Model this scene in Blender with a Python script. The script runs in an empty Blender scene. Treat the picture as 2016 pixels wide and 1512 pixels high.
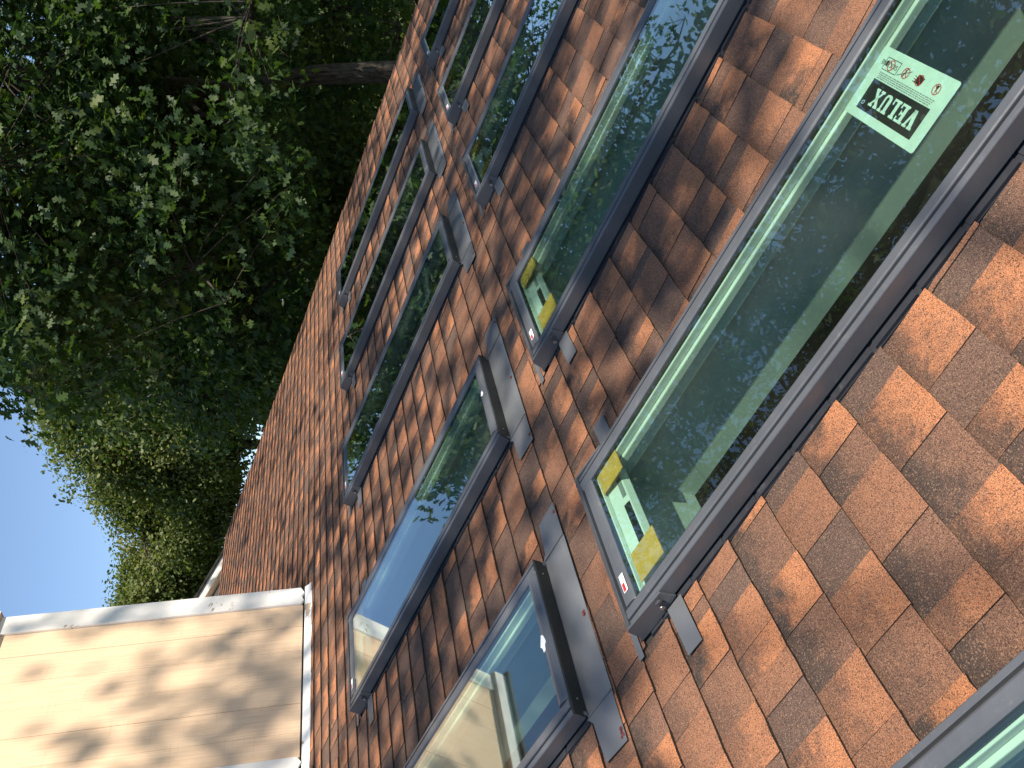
import bpy, bmesh, math, random
import numpy as np
from mathutils import Matrix, Vector

sc = bpy.context.scene
COL = sc.collection
rnd = random.Random(7)

# ------------------------------------------------------------------ camera
PITCH = 0.3729                                   # roof slope
CT, ST = math.cos(PITCH), math.sin(PITCH)
# camera axes in the world: right, down, forward
CAM = np.array([[-0.17955, -0.583774, 0.791814],
                [-0.057035, 0.809718, 0.584041],
                [-0.982094, 0.059704, -0.17868]])
CPOS = np.array([-0.26837, -0.96548, 0.98604])
FPX = 1647.1
cam = bpy.data.cameras.new('camera')
cam.sensor_width = 36.0
cam.lens = FPX / 2016.0 * 36.0
cam.clip_start = 0.05
cam.clip_end = 1500.0
camo = bpy.data.objects.new('camera', cam)
COL.objects.link(camo)
m = Matrix.Identity(4)
for r_ in range(3):
    m[r_][0] = CAM[r_, 0]; m[r_][1] = -CAM[r_, 1]; m[r_][2] = -CAM[r_, 2]; m[r_][3] = CPOS[r_]
camo.matrix_world = m
sc.camera = camo

# ------------------------------------------------------------------ sky, sun, exposure
SUN = np.array([-0.185, -0.655, 0.735]); SUN /= np.linalg.norm(SUN)
world = bpy.data.worlds.new('World'); sc.world = world
world.use_nodes = True
nt = world.node_tree
bg = nt.nodes['Background']
sky = nt.nodes.new('ShaderNodeTexSky')
sky.sky_type = 'NISHITA'
sky.sun_disc = False
sky.sun_elevation = math.asin(SUN[2])
sky.sun_rotation = math.atan2(SUN[0], SUN[1])
sky.air_density = 1.0; sky.dust_density = 0.15; sky.ozone_density = 2.0
nt.links.new(sky.outputs[0], bg.inputs[0])
bg.inputs[1].default_value = 0.122
sl = bpy.data.lights.new('sun', 'SUN')
sl.energy = 4.8
sl.angle = math.radians(0.53)
sl.color = (1.0, 0.905, 0.765)
so = bpy.data.objects.new('sun', sl); COL.objects.link(so)
so.rotation_euler = Vector((-SUN).tolist()).to_track_quat('-Z', 'Y').to_euler()
so.location = (0, 0, 30)
vs = sc.view_settings
vs.view_transform = 'Standard'; vs.look = 'None'; vs.exposure = 0.69; vs.gamma = 1.0
vs.use_curve_mapping = False
sc.cycles.use_denoising = True
sc.cycles.max_bounces = 8
sc.cycles.transparent_max_bounces = 16
sc.cycles.sample_clamp_indirect = 6.0
sc.cycles.caustics_reflective = False; sc.cycles.caustics_refractive = False

# ------------------------------------------------------------------ frames and helpers
ROOF = Matrix(((1, 0, 0, 0), (0, CT, -ST, 0), (0, ST, CT, 0), (0, 0, 0, 1)))   # u along eave, v up slope, w out

def at(px, py, d):
    """world point seen at photo pixel (px,py) at horizontal distance d from the viewer"""
    v = CAM @ np.array([(px - 1008) / FPX, (py - 756) / FPX, 1.0])
    return CPOS + v * (d / math.hypot(v[0], v[1]))

def azel(az, el, d):
    a, e = math.radians(az), math.radians(el)
    return CPOS + d * np.array([math.cos(a), math.sin(a), math.tan(e)])

def to_px(P):
    v = CAM.T @ (np.asarray(P) - CPOS)
    return 1008 + FPX * v[0] / v[2], 756 + FPX * v[1] / v[2], v[2]

def roofpt(u, v, w=0.0):
    return np.array([u, v * CT - w * ST, v * ST + w * CT])

class MB:
    def __init__(s): s.v = []; s.f = []
    def add(s, vs_, fs):
        o = len(s.v); s.v += [tuple(p) for p in vs_]; s.f += [tuple(i + o for i in f) for f in fs]; return s
    def box(s, x0, x1, y0, y1, z0, z1):
        return s.add([(x0,y0,z0),(x1,y0,z0),(x1,y1,z0),(x0,y1,z0),(x0,y0,z1),(x1,y0,z1),(x1,y1,z1),(x0,y1,z1)],
                     [(0,3,2,1),(4,5,6,7),(0,1,5,4),(1,2,6,5),(2,3,7,6),(3,0,4,7)])
    def prism(s, pts, a0, a1, axis):
        """pts: 2D outline; axis 'x': pts=(y,z); 'y': pts=(x,z); 'z': pts=(x,y)"""
        def P(p, a): return {'x': (a, p[0], p[1]), 'y': (p[0], a, p[1]), 'z': (p[0], p[1], a)}[axis]
        n = len(pts)
        return s.add([P(p, a0) for p in pts] + [P(p, a1) for p in pts],
                     [tuple(range(n))[::-1], tuple(range(n, 2 * n))] + [(i, (i+1) % n, n + (i+1) % n, n + i) for i in range(n)])
    def disc(s, c, r, h, n=14, axis='x'):
        pts = [(math.cos(2*math.pi*i/n)*r, math.sin(2*math.pi*i/n)*r) for i in range(n)]
        if axis == 'x': return s.prism([(c[1]+a, c[2]+b) for a, b in pts], c[0], c[0]+h, 'x')
        return s.prism([(c[0]+a, c[1]+b) for a, b in pts], c[2], c[2]+h, 'z')
    def ring(s, cx, cy, r0, r1, z0, z1, n=20):
        vs_ = []; fs = []
        for i in range(n):
            a = 2*math.pi*i/n
            for r, z in ((r0, z0), (r1, z0), (r1, z1), (r0, z1)):
                vs_.append((cx + r*math.cos(a), cy + r*math.sin(a), z))
        for i in range(n):
            j = (i + 1) % n
            for k in range(4):
                l = (k + 1) % 4
                fs.append((4*i+k, 4*j+k, 4*j+l, 4*i+l))
        return s.add(vs_, fs)
    def bar(s, a, b, wd, z0, z1):
        ax, ay = a; bx, by = b; L = math.hypot(bx-ax, by-ay); nx, ny = -(by-ay)/L*wd/2, (bx-ax)/L*wd/2
        return s.prism([(ax-nx, ay-ny), (bx-nx, by-ny), (bx+nx, by+ny), (ax+nx, ay+ny)], z0, z1, 'z')
    def mesh(s, name):
        me = bpy.data.meshes.new(name); me.from_pydata(s.v, [], s.f)
        bm = bmesh.new(); bm.from_mesh(me); bmesh.ops.recalc_face_normals(bm, faces=bm.faces); bm.to_mesh(me); bm.free()
        return me
    def build(s, name, mat, parent=None, bevel=0.0, smooth=False):
        me = s.mesh(name); me.materials.append(mat)
        return link(name, me, parent, bevel)

def link(name, me, parent=None, bevel=0.0):
    o = bpy.data.objects.new(name, me); COL.objects.link(o); o.parent = parent
    if bevel:
        b = o.modifiers.new('bevel', 'BEVEL'); b.width = bevel; b.segments = 2; b.limit_method = 'ANGLE'; b.angle_limit = math.radians(35)
    return o

def empty(name, mat4=None):
    o = bpy.data.objects.new(name, None); COL.objects.link(o); o.empty_display_size = 0.1
    if mat4 is not None: o.matrix_world = mat4
    return o

def tag(o, label=None, cat=None, group=None, kind=None):
    if label: o['label'] = label
    if cat: o['category'] = cat
    if group: o['group'] = group
    if kind: o['kind'] = kind
    return o

def copy_tree(o, parent=None):
    c = o.copy(); COL.objects.link(c); c.parent = parent
    for ch in list(o.children): copy_tree(ch, c)
    return c

# ------------------------------------------------------------------ materials
class NT:
    def __init__(s, name):
        s.m = bpy.data.materials.new(name); s.m.use_nodes = True; s.t = s.m.node_tree
        s.b = s.t.nodes['Principled BSDF']; s.out = s.t.nodes['Material Output']
    def n(s, typ, **kw):
        x = s.t.nodes.new(typ)
        for k, v in kw.items(): setattr(x, k, v)
        return x
    def l(s, a, b): s.t.links.new(a, b)
    def math(s, op, a, b=None, c=None, clamp=False):
        x = s.n('ShaderNodeMath', operation=op); x.use_clamp = clamp
        for i, v in enumerate((a, b, c)):
            if v is None: continue
            if isinstance(v, (int, float)): x.inputs[i].default_value = v
            else: s.l(v, x.inputs[i])
        return x.outputs[0]
    def mix(s, f, a, b, blend='MIX'):
        x = s.n('ShaderNodeMix', data_type='RGBA', blend_type=blend)
        for i, v in ((0, f), (6, a), (7, b)):
            if isinstance(v, (int, float)): x.inputs[i].default_value = v
            elif isinstance(v, tuple): x.inputs[i].default_value = (*v, 1.0)
            else: s.l(v, x.inputs[i])
        return x.outputs[2]
    def noise(s, scale, detail=3, rough=.55, vec=None, dist=0.0):
        x = s.n('ShaderNodeTexNoise'); x.inputs['Scale'].default_value = scale; x.inputs['Detail'].default_value = detail
        x.inputs['Roughness'].default_value = rough; x.inputs['Distortion'].default_value = dist
        if vec is not None: s.l(vec, x.inputs['Vector'])
        return x.outputs['Fac']
    def smooth(s, v, a, b, o0=0.0, o1=1.0):
        x = s.n('ShaderNodeMapRange', interpolation_type='SMOOTHSTEP')
        s.l(v, x.inputs[0]); x.inputs[1].default_value = a; x.inputs[2].default_value = b
        x.inputs[3].default_value = o0; x.inputs[4].default_value = o1
        return x.outputs[0]
    def pos(s): return s.n('ShaderNodeNewGeometry').outputs['Position']
    def scaled(s, vec, sx, sy, sz):
        x = s.n('ShaderNodeVectorMath', operation='MULTIPLY'); s.l(vec, x.inputs[0]); x.inputs[1].default_value = (sx, sy, sz)
        return x.outputs[0]
    def bump(s, h, strength, dist):
        x = s.n('ShaderNodeBump'); x.inputs['Strength'].default_value = strength; x.inputs['Distance'].default_value = dist
        s.l(h, x.inputs['Height']); s.l(x.outputs[0], s.b.inputs['Normal'])
    def set(s, col=None, rough=None, metal=None, spec=None):
        if col is not None:
            if isinstance(col, tuple): s.b.inputs['Base Color'].default_value = (*col, 1)
            else: s.l(col, s.b.inputs['Base Color'])
        if rough is not None:
            if isinstance(rough, (int, float)): s.b.inputs['Roughness'].default_value = rough
            else: s.l(rough, s.b.inputs['Roughness'])
        if metal is not None: s.b.inputs['Metallic'].default_value = metal
        if spec is not None: s.b.inputs['Specular IOR Level'].default_value = spec
        return s.m

def plain(name, col, rough=.6, metal=0.0, var=.12, scale=8.0, spec=.5):
    t = NT(name); p = t.pos(); n = t.noise(scale, 4, .6, p)
    f = t.smooth(n, .3, .7, 1 - var, 1 + var)
    c = t.mix(1.0, col, f, 'MULTIPLY')
    rr = t.smooth(n, .3, .7, max(.02, rough - .06), min(1, rough + .06))
    return t.set(c, rr, metal, spec)

def shingle_mat():
    t = NT('asphalt_shingle'); p = t.pos()
    a = t.n('ShaderNodeAttribute', attribute_name='tone')
    sep = t.n('ShaderNodeSeparateColor'); t.l(a.outputs['Color'], sep.inputs[0])
    fr, dk, org = sep.outputs[0], sep.outputs[1], sep.outputs[2]
    n1 = t.noise(17, 4, .62, p, .4)
    n0 = t.noise(1.3, 2, .5, p)
    n2 = t.noise(46, 3, .6, p)
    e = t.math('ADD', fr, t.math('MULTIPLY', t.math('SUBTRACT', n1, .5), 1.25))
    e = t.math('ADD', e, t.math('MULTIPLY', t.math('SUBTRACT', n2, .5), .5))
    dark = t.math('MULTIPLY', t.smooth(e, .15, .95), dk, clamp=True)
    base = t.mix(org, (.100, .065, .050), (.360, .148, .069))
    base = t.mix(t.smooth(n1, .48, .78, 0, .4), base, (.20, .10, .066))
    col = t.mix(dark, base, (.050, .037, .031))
    col = t.mix(1.0, col, t.smooth(n0, .3, .7, .86, 1.12), 'MULTIPLY')
    # granules
    g = t.noise(560, 2, .75, p)
    col = t.mix(1.0, col, t.smooth(g, .30, .70, .30, 1.76), 'MULTIPLY')
    vor = t.n('ShaderNodeTexVoronoi'); vor.inputs['Scale'].default_value = 470; t.l(p, vor.inputs['Vector'])
    sv = t.n('ShaderNodeSeparateColor'); t.l(vor.outputs['Color'], sv.inputs[0])
    spk = t.smooth(sv.outputs[0], .88, .93)
    col = t.mix(t.math('MULTIPLY', spk, .34), col, (.40, .25, .16))
    spk2 = t.smooth(sv.outputs[1], .86, .92)
    col = t.mix(t.math('MULTIPLY', spk2, .7), col, (.03, .022, .02))
    t.bump(g, .55, .0022)
    return t.set(col, .92, spec=.25)

def paint_metal(name, col, rough=.38):
    t = NT(name); p = t.pos()
    n = t.noise(5, 4, .6, p); d = t.noise(90, 3, .7, p); k = t.noise(23, 5, .7, p, .6)
    c = t.mix(1.0, col, t.smooth(n, .3, .7, .93, 1.07), 'MULTIPLY')
    c = t.mix(t.smooth(d, .62, .8, 0, .22), c, (.30, .29, .27))
    c = t.mix(t.smooth(k, .60, .78, 0, .16), c, (.34, .31, .27))
    t.bump(t.noise(3.5, 2, .5, p), .12, .01)
    return t.set(c, t.smooth(k, .35, .75, rough - .04, rough + .16), .15, .5)

def glass_mat():
    t = NT('tinted_glazing')
    lw = t.n('ShaderNodeLayerWeight'); lw.inputs[0].default_value = .5
    sch = t.math('POWER', lw.outputs['Facing'], 5.0)
    F = t.math('MULTIPLY_ADD', sch, 2.5, .095, clamp=True)
    p = t.pos()
    tr = t.n('ShaderNodeBsdfTransparent'); tr.inputs[0].default_value = (.845, .955, .895, 1)
    gl = t.n('ShaderNodeBsdfGlossy'); gl.inputs['Roughness'].default_value = .0; gl.inputs[0].default_value = (.93, .97, 1, 1)
    df = t.n('ShaderNodeBsdfDiffuse'); df.inputs[0].default_value = (.55, .52, .45, 1)
    dust = t.math('MULTIPLY', t.smooth(t.noise(140, 4, .75, p), .66, .80), .35)
    film = t.smooth(t.noise(2.2, 3, .6, p), .35, .75, .004, .022)
    m1 = t.n('ShaderNodeMixShader'); t.l(t.math('ADD', dust, film), m1.inputs[0]); t.l(tr.outputs[0], m1.inputs[1]); t.l(df.outputs[0], m1.inputs[2])
    m2 = t.n('ShaderNodeMixShader'); t.l(F, m2.inputs[0]); t.l(m1.outputs[0], m2.inputs[1]); t.l(gl.outputs[0], m2.inputs[2])
    t.l(m2.outputs[0], t.out.inputs[0])
    return t.m

def leaf_mat(name, dark, light, yellow, trans=.42, gloss=.07):
    t = NT(name)
    a = t.n('ShaderNodeAttribute', attribute_name='tint')
    p = t.pos(); n = t.noise(.8, 2, .5, p)
    c = t.mix(a.outputs['Fac'], dark, light)
    c = t.mix(t.smooth(n, .5, .75, 0, .55), c, yellow)
    di = t.n('ShaderNodeBsdfDiffuse'); t.l(c, di.inputs[0])
    tl = t.n('ShaderNodeBsdfTranslucent')
    c2 = t.mix(1.0, c, (1.25, 1.35, .55), 'MULTIPLY'); t.l(c2, tl.inputs[0])
    m1 = t.n('ShaderNodeMixShader'); m1.inputs[0].default_value = trans; t.l(di.outputs[0], m1.inputs[1]); t.l(tl.outputs[0], m1.inputs[2])
    gl = t.n('ShaderNodeBsdfGlossy'); gl.inputs['Roughness'].default_value = .55
    m2 = t.n('ShaderNodeMixShader'); m2.inputs[0].default_value = gloss; t.l(m1.outputs[0], m2.inputs[1]); t.l(gl.outputs[0], m2.inputs[2])
    t.l(m2.outputs[0], t.out.inputs[0])
    return t.m

def bark_mat():
    t = NT('furrowed_bark'); p = t.pos()
    q = t.scaled(p, 9, 9, 1.6)
    n = t.noise(3.2, 5, .7, q, .5)
    c = t.mix(t.smooth(n, .35, .65), (.022, .017, .014), (.095, .080, .066))
    c = t.mix(t.smooth(t.noise(2.0, 3, .6, p), .5, .75, 0, .4), c, (.07, .075, .055))
    t.bump(n, .9, .03)
    return t.set(c, .95, spec=.2)

def siding_mat():
    t = NT('cream_stained_siding'); p = t.pos()
    q = t.scaled(p, 55, 55, 1.2); g = t.noise(2.2, 4, .65, q, .3)
    q2 = t.scaled(p, 3.0, 3.0, 60); hz = t.noise(1.6, 3, .6, q2)
    blot = t.noise(3.0, 4, .6, p)
    c = t.mix(t.smooth(g, .35, .7), (.71, .50, .33), (.81, .60, .41))
    c = t.mix(t.smooth(hz, .60, .72, 0, .3), c, (.50, .37, .25))
    c = t.mix(t.smooth(blot, .45, .75, 0, .35), c, (.68, .48, .32))
    s1 = t.noise(60, 2, .5, p); c = t.mix(t.smooth(s1, .76, .80, 0, .7), c, (.20, .14, .09))
    t.bump(g, .35, .003)
    return t.set(c, .85, spec=.25)

def peeled_mat():
    t = NT('peeling_white_paint'); p = t.pos()
    n = t.noise(3.6, 6, .68, p, .3); k = t.smooth(n, .615, .628)
    g = t.noise(2.0, 3, .6, t.scaled(p, 60, 60, 2))
    c = t.mix(t.smooth(t.noise(3, 3, .5, p), .3, .7), (.74, .71, .66), (.82, .80, .77))
    c = t.mix(k, c, t.mix(g, (.30, .22, .15), (.46, .37, .28)))
    t.bump(t.math('SUBTRACT', 1.0, k), .6, .002)
    return t.set(c, .7, spec=.3)

M = {}
M['shingle'] = shingle_mat()
M['felt'] = plain('roofing_felt', (.03, .028, .027), .9)
M['clad'] = paint_metal('grey_aluminium_cladding', (.100, .106, .117), .34)
M['hood'] = paint_metal('dark_grey_hood', (.062, .066, .074), .40)
M['foot'] = paint_metal('charcoal_foot_cladding', (.018, .019, .019), .5)
M['flash'] = paint_metal('grey_flashing_metal', (.125, .130, .138), .34)
M['flashdark'] = paint_metal('dark_side_flashing', (.032, .035, .044), .45)
M['glass'] = glass_mat()
M['gasket'] = plain('black_gasket', (.012, .012, .012), .55)
M['pine'] = plain('white_painted_pine', (.70, .73, .68), .45, var=.05)
M['shaft'] = plain('shaft_drywall', (.58, .63, .60), .8, var=.06, scale=3)
M['card'] = plain('brown_cardboard', (.62, .34, .065), .8, var=.10, scale=30)
M['cassette'] = plain('white_cassette', (.68, .72, .69), .4, var=.04)
M['pv'] = plain('black_solar_strip', (.01, .011, .013), .2)
M['sticker'] = plain('pale_sticker_film', (.62, .70, .66), .35, var=.06, scale=25)
M['ink'] = plain('black_print', (.012, .012, .013), .35)
M['ink_red'] = plain('red_print', (.55, .03, .03), .4)
M['grey_ink'] = plain('grey_print', (.22, .23, .23), .5)
M['paper'] = plain('torn_white_paper', (.80, .80, .80), .7, var=.05)
M['screw'] = plain('zinc_screw', (.42, .42, .43), .3, .85)
M['sealant'] = plain('red_sealant', (.12, .028, .022), .35, var=.3, scale=80)
M['siding'] = siding_mat()
M['white'] = peeled_mat()
M['trimwhite'] = plain('white_trim_paint', (.78, .76, .74), .6, var=.06)
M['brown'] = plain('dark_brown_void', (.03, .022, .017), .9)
M['bark'] = bark_mat()
M['oak'] = leaf_mat('oak_leaf', (.020, .052, .018), (.068, .120, .026), (.17, .20, .028), .42, .022)
M['oak2'] = leaf_mat('small_oak_leaf', (.034, .072, .020), (.105, .150, .036), (.17, .20, .04), .42, .03)
M['maple'] = leaf_mat('maple_leaf', (.066, .105, .024), (.180, .205, .046), (.27, .25, .065), .46, .03)
M['back'] = leaf_mat('woodland_leaf', (.022, .050, .016), (.08, .12, .028), (.12, .15, .03), .45, .02)

def ground_mat():
    t = NT('leaf_litter_lawn'); p = t.pos()
    n = t.noise(.35, 5, .6, p); k = t.noise(9, 5, .7, p)
    c = t.mix(t.smooth(n, .4, .6), (.045, .075, .022), (.085, .062, .038))
    c = t.mix(1.0, c, t.smooth(k, .3, .7, .6, 1.4), 'MULTIPLY')
    t.bump(k, .8, .05)
    return t.set(c, .95, spec=.1)
M['ground'] = ground_mat()

# ------------------------------------------------------------------ ground
GZ = -3.7
g = MB(); R = 420
nseg = 12
for i in range(nseg):
    for j in range(nseg):
        x0, y0 = -R + 2*R*i/nseg, -R + 2*R*j/nseg
g.add([(-R, -R, GZ), (R, -R, GZ), (R, R, GZ), (-R, R, GZ)], [(0, 1, 2, 3)])
tag(g.build('ground', M['ground']), kind='structure')

# ------------------------------------------------------------------ layout of the roof
W, L = 0.546, 1.768
VA, VB = 2.917 - L, 0.823 - L                         # foot of the upper and the lower row
UA = [0.960, 2.137, 3.566, 4.777, 5.967]
UB = [-0.215, 0.980, 2.177, 3.600, 4.813, 6.048]
URAKE, VRIDGE, VEAVE, UEND = 7.79, 7.70, -2.6, -3.6
sky_rects = [(u, u + W, VA, VA + L) for u in UA] + [(u, u + W, VB, VB + L) for u in UB]

# the house -----------------------------------------------------------
house = empty('house', Matrix.Translation((2.0, 2.0, GZ)))
tag(house, 'house with brown and orange shingle roof and tan chimney chase, seen from on its roof', 'house')
HINV = house.matrix_world.inverted()
def place_roof(o):          # a child of the house whose mesh is in roof coordinates
    o.parent = house; o.matrix_parent_inverse = Matrix.Identity(4); o.matrix_local = HINV @ ROOF
    return o
def place_world(o):
    o.parent = house; o.matrix_local = HINV.copy()
    return o

# deck with an opening under every skylight
us = sorted({UEND, URAKE - .01} | {r[0] + .03 for r in sky_rects} | {r[1] - .03 for r in sky_rects})
vs_ = sorted({VEAVE, VRIDGE, VA + .03, VA + L - .05, VB + .03, VB + L - .05})
dk = MB()
for i in range(len(us) - 1):
    for j in range(len(vs_) - 1):
        cu, cv = (us[i] + us[i+1]) / 2, (vs_[j] + vs_[j+1]) / 2
        if any(a < cu < b and c < cv < d for a, b, c, d in sky_rects): continue
        dk.box(us[i], us[i+1], vs_[j], vs_[j+1], -.03, -.002)
deck = place_roof(dk.build('roof_deck', M['felt']))

# body of the house below the roof
ye, ze = VEAVE * CT, VEAVE * ST
yr, zr = VRIDGE * CT, VRIDGE * ST
body = MB()
yb = yr + (yr - ye)
for (x0, x1) in ((URAKE - .35, URAKE - .25), (UEND + .3, UEND + .4)):
    body.prism([(ye + .4, GZ), (yb - .4, GZ), (yb - .4, ze + .08), (yr, zr - .12), (ye + .4, ze + .08)], x0, x1, 'x')
body.box(UEND + .4, URAKE - .35, ye + .4, ye + .5, GZ, ze + .06)
body.box(UEND + .4, URAKE - .35, yb - .5, yb - .4, GZ, ze + .06)
place_world(body.build('wall', M['siding']))
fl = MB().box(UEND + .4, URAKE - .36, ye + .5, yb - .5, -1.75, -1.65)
place_world(fl.build('attic_floor', M['brown']))  # near-black floor: darkness of the unlit room put into its colour
bk = MB().prism([(yr, zr - .03), (yb, ze - .03), (yb, ze), (yr, zr)], UEND, URAKE, 'x')
place_world(bk.build('back_roof_slope', M['shingle']))
place_roof(MB().box(URAKE - .012, URAKE + .02, VEAVE, VRIDGE, -.16, -.016).build('rake_board', M['trimwhite']))
place_roof(MB().box(UEND, URAKE - .015, VEAVE - .03, VEAVE - .002, -.16, -.005).build('eave_board', M['trimwhite']))

# shingles -------------------------------------------------------------
EXPO, TILT, PH = 0.140, 0.024, 0.036
def shingle_mesh(w, ln, kind, var, cut=0.0):
    """one shingle tab: x 0..w, y 0 (butt) .. ln; kind 1 = raised tab, 0 = recessed"""
    r = random.Random(hash((round(w, 3), round(ln, 3), kind, var)) & 0xffff)
    nx = 2 if w < .09 else 3
    rows = [0.0, .38, .72, 1.0]
    up = .0027 if kind else 0.0
    verts, tone, faces = [], [], []
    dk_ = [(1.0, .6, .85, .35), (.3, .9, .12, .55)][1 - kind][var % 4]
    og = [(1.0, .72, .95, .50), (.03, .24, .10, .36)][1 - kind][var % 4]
    for k, fr in enumerate(rows):
        y = fr * ln
        for i in range(nx + 1):
            x = w * i / nx
            jx = 0 if i in (0, nx) else r.uniform(-.004, .004)
            jy = r.uniform(-.0018, .0018) - (.0015 if kind else 0) if k == 0 else 0
            z = .0078 - .0053 * min(1, y / EXPO) - (.006 * max(0, y - EXPO) / .03) + up * (1 - .7 * fr)
            if k == 0: z += r.uniform(-.0005, .0013)
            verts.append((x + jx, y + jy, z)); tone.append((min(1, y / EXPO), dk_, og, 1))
    n = nx + 1
    for k in range(len(rows) - 1):
        for i in range(nx): faces.append((k*n+i, k*n+i+1, (k+1)*n+i+1, (k+1)*n+i))
    nb = len(verts)                      # butt and side faces down to the course below, shadow gap painted dark
    for i in range(n):
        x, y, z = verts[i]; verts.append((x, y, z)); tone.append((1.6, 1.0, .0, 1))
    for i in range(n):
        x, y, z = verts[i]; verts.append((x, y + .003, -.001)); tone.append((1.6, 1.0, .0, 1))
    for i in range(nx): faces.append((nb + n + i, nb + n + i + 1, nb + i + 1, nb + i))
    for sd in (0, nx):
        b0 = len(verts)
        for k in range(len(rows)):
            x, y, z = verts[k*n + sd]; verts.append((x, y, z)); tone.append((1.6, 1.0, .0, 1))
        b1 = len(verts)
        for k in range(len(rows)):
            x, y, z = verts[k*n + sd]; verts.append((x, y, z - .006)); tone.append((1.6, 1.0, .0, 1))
        for k in range(len(rows) - 1):
            f = (b0+k, b0+k+1, b1+k+1, b1+k); faces.append(f if sd == 0 else f[::-1])
    return verts, faces, tone

def mesh_with_tone(name, verts, faces, tone):
    me = bpy.data.meshes.new(name); me.from_pydata(verts, [], faces); me.materials.append(M['shingle'])
    at_ = me.attributes.new('tone', 'FLOAT_COLOR', 'POINT')
    at_.data.foreach_set('color', np.array(tone, dtype=np.float32).ravel())
    return me

CH0, CH1, CHV = 2.34, 3.694, 3.848                    # chimney chase footprint
pieces = []                                            # (u, v, w, len, kind, var)
k0 = int(math.floor((VEAVE - PH - .3) / EXPO)); k1 = int(math.ceil((VRIDGE - PH + .3) / EXPO))
for k in range(k0, k1):
    r = random.Random(1000 + k)
    u = UEND + r.uniform(-.15, 0); kind = r.randint(0, 1)
    while u < URAKE + .012:
        w = r.choice((.07, .085, .10, .115, .13, .15)) if kind else r.choice((.07, .09, .11, .13, .145))
        if r.random() < .06: w = .04
        var = r.randint(0, 3)
        a, b = max(u, UEND), min(u + w, URAKE + .012)
        vb = PH + k * EXPO + TILT * ((a + b) / 2 - 1.0)
        segs = [(a, b, 0.0, EXPO + .028)]
        for (s0, s1, f, hd) in sky_rects:
            out = []
            for (p, q, y0, ln) in segs:
                s0_, s1_ = s0 - .021, s1 + .021
                if q <= s0_ or p >= s1_ or vb + y0 + ln <= f or vb + y0 >= hd + .022:
                    out.append((p, q, y0, ln)); continue
                if p < s0_: out.append((p, s0_, y0, ln))
                if q > s1_: out.append((s1_, q, y0, ln))
                pp, qq = max(p, s0_), min(q, s1_)
                if vb + y0 < f - .02: out.append((pp, qq, y0, f - .004 - vb - y0))
                elif vb + y0 + ln > hd + .05: out.append((pp, qq, hd + .024 - vb, ln - (hd + .024 - vb - y0)))
            segs = out
        for (p, q, y0, ln) in segs:
            if q - p < .006 or ln < .012: continue
            v0 = vb + y0
            if v0 < VEAVE or v0 + .02 > VRIDGE: continue
            if p > CH0 + .02 and q < CH1 - .02 and v0 > CHV + .05 and v0 < CHV + .8: continue
            ln2 = min(ln, VRIDGE - v0)
            pieces.append((p, v0, q - p, ln2, kind, var))
        u += w; kind = 1 - kind if r.random() < .9 else kind

def px_area(pc):
    u, v, w, ln, *_ = pc
    e = min(ln, EXPO)
    c = [to_px(roofpt(a, b, .012)) for a, b in ((u, v), (u + w, v), (u + w, v + e), (u, v + e))]
    if min(x[2] for x in c) < .2: return 0
    cx, cy = sum(x[0] for x in c) / 4, sum(x[1] for x in c) / 4
    if not (-15 < cx < 2031 and -15 < cy < 1527): return 0
    ar = 0
    for i in range(4): ar += c[i][0] * c[(i+1) % 4][1] - c[(i+1) % 4][0] * c[i][1]
    return abs(ar) / 2
order = sorted(range(len(pieces)), key=lambda i: -px_area(pieces[i]))
near = set(order[:300])
cache = {}
fv, ff, ft = [], [], []
ang = math.atan(TILT)
for i, (u, v, w, ln, kind, var) in enumerate(pieces):
    gap = .0012
    if i in near:
        key = (round(w - gap, 3), round(ln, 3), kind, var)
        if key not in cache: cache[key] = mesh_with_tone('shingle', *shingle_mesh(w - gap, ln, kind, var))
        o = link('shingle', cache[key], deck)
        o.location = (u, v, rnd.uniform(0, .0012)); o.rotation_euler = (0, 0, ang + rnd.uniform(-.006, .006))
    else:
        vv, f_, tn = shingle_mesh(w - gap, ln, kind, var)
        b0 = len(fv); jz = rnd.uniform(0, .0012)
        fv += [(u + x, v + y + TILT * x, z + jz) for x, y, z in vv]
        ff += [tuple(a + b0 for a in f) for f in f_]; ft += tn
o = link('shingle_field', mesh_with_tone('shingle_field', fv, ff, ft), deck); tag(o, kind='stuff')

# chimney chase ---------------------------------------------------------
YC, ZC = CHV * CT, CHV * ST
core = MB().box(CH0 + .02, CH1 - .02, YC + .03, YC + .95, ZC - .1, ZC + 1.96)
chase = place_world(core.build('chimney_chase', M['brown']))
def cpart(mb, name, mat, bevel=0.0):
    o = mb.build(name, mat, chase, bevel); return o
edges = [2.466, 2.627, 2.817, 3.007, 3.197, 3.385, 3.558]
for a, b in zip(edges[:-1], edges[1:]):
    dy = rnd.uniform(-.0015, .0015)
    cpart(MB().box(a + .0008, b - .0008, YC + .004 + dy, YC + .03, ZC + .046, ZC + 1.93), 'siding_board', M['siding'], .0015)
for x0, x1 in ((CH0, 2.4645), (3.5600, CH1)):
    t_ = MB(); n = 28
    for q in range(n):                               # corner board, its foot ragged
        z0, z1 = ZC + (.030 + rnd.uniform(0, .02) if q == 0 else .05 + q * 1.85 / n), ZC + .05 + (q + 1) * 1.85 / n
    t_.prism([(x0, ZC + .055), (x0 + .03, ZC + .04), (x0 + .06, ZC + .052), (x0 + .09, ZC + .035), (x1, ZC + .06), (x1, ZC + 1.93), (x0, ZC + 1.93)], YC - .016, YC + .012, 'y')
    cpart(t_, 'corner_trim', M['white'], .002)
for sx, xx in ((-1, CH0), (1, CH1)):
    cpart(MB().box(min(xx, xx - sx * .02), max(xx, xx - sx * .02), YC + .013, YC + .96, ZC + .03 + .37, ZC + 1.93), 'side_siding', M['siding'])
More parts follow.
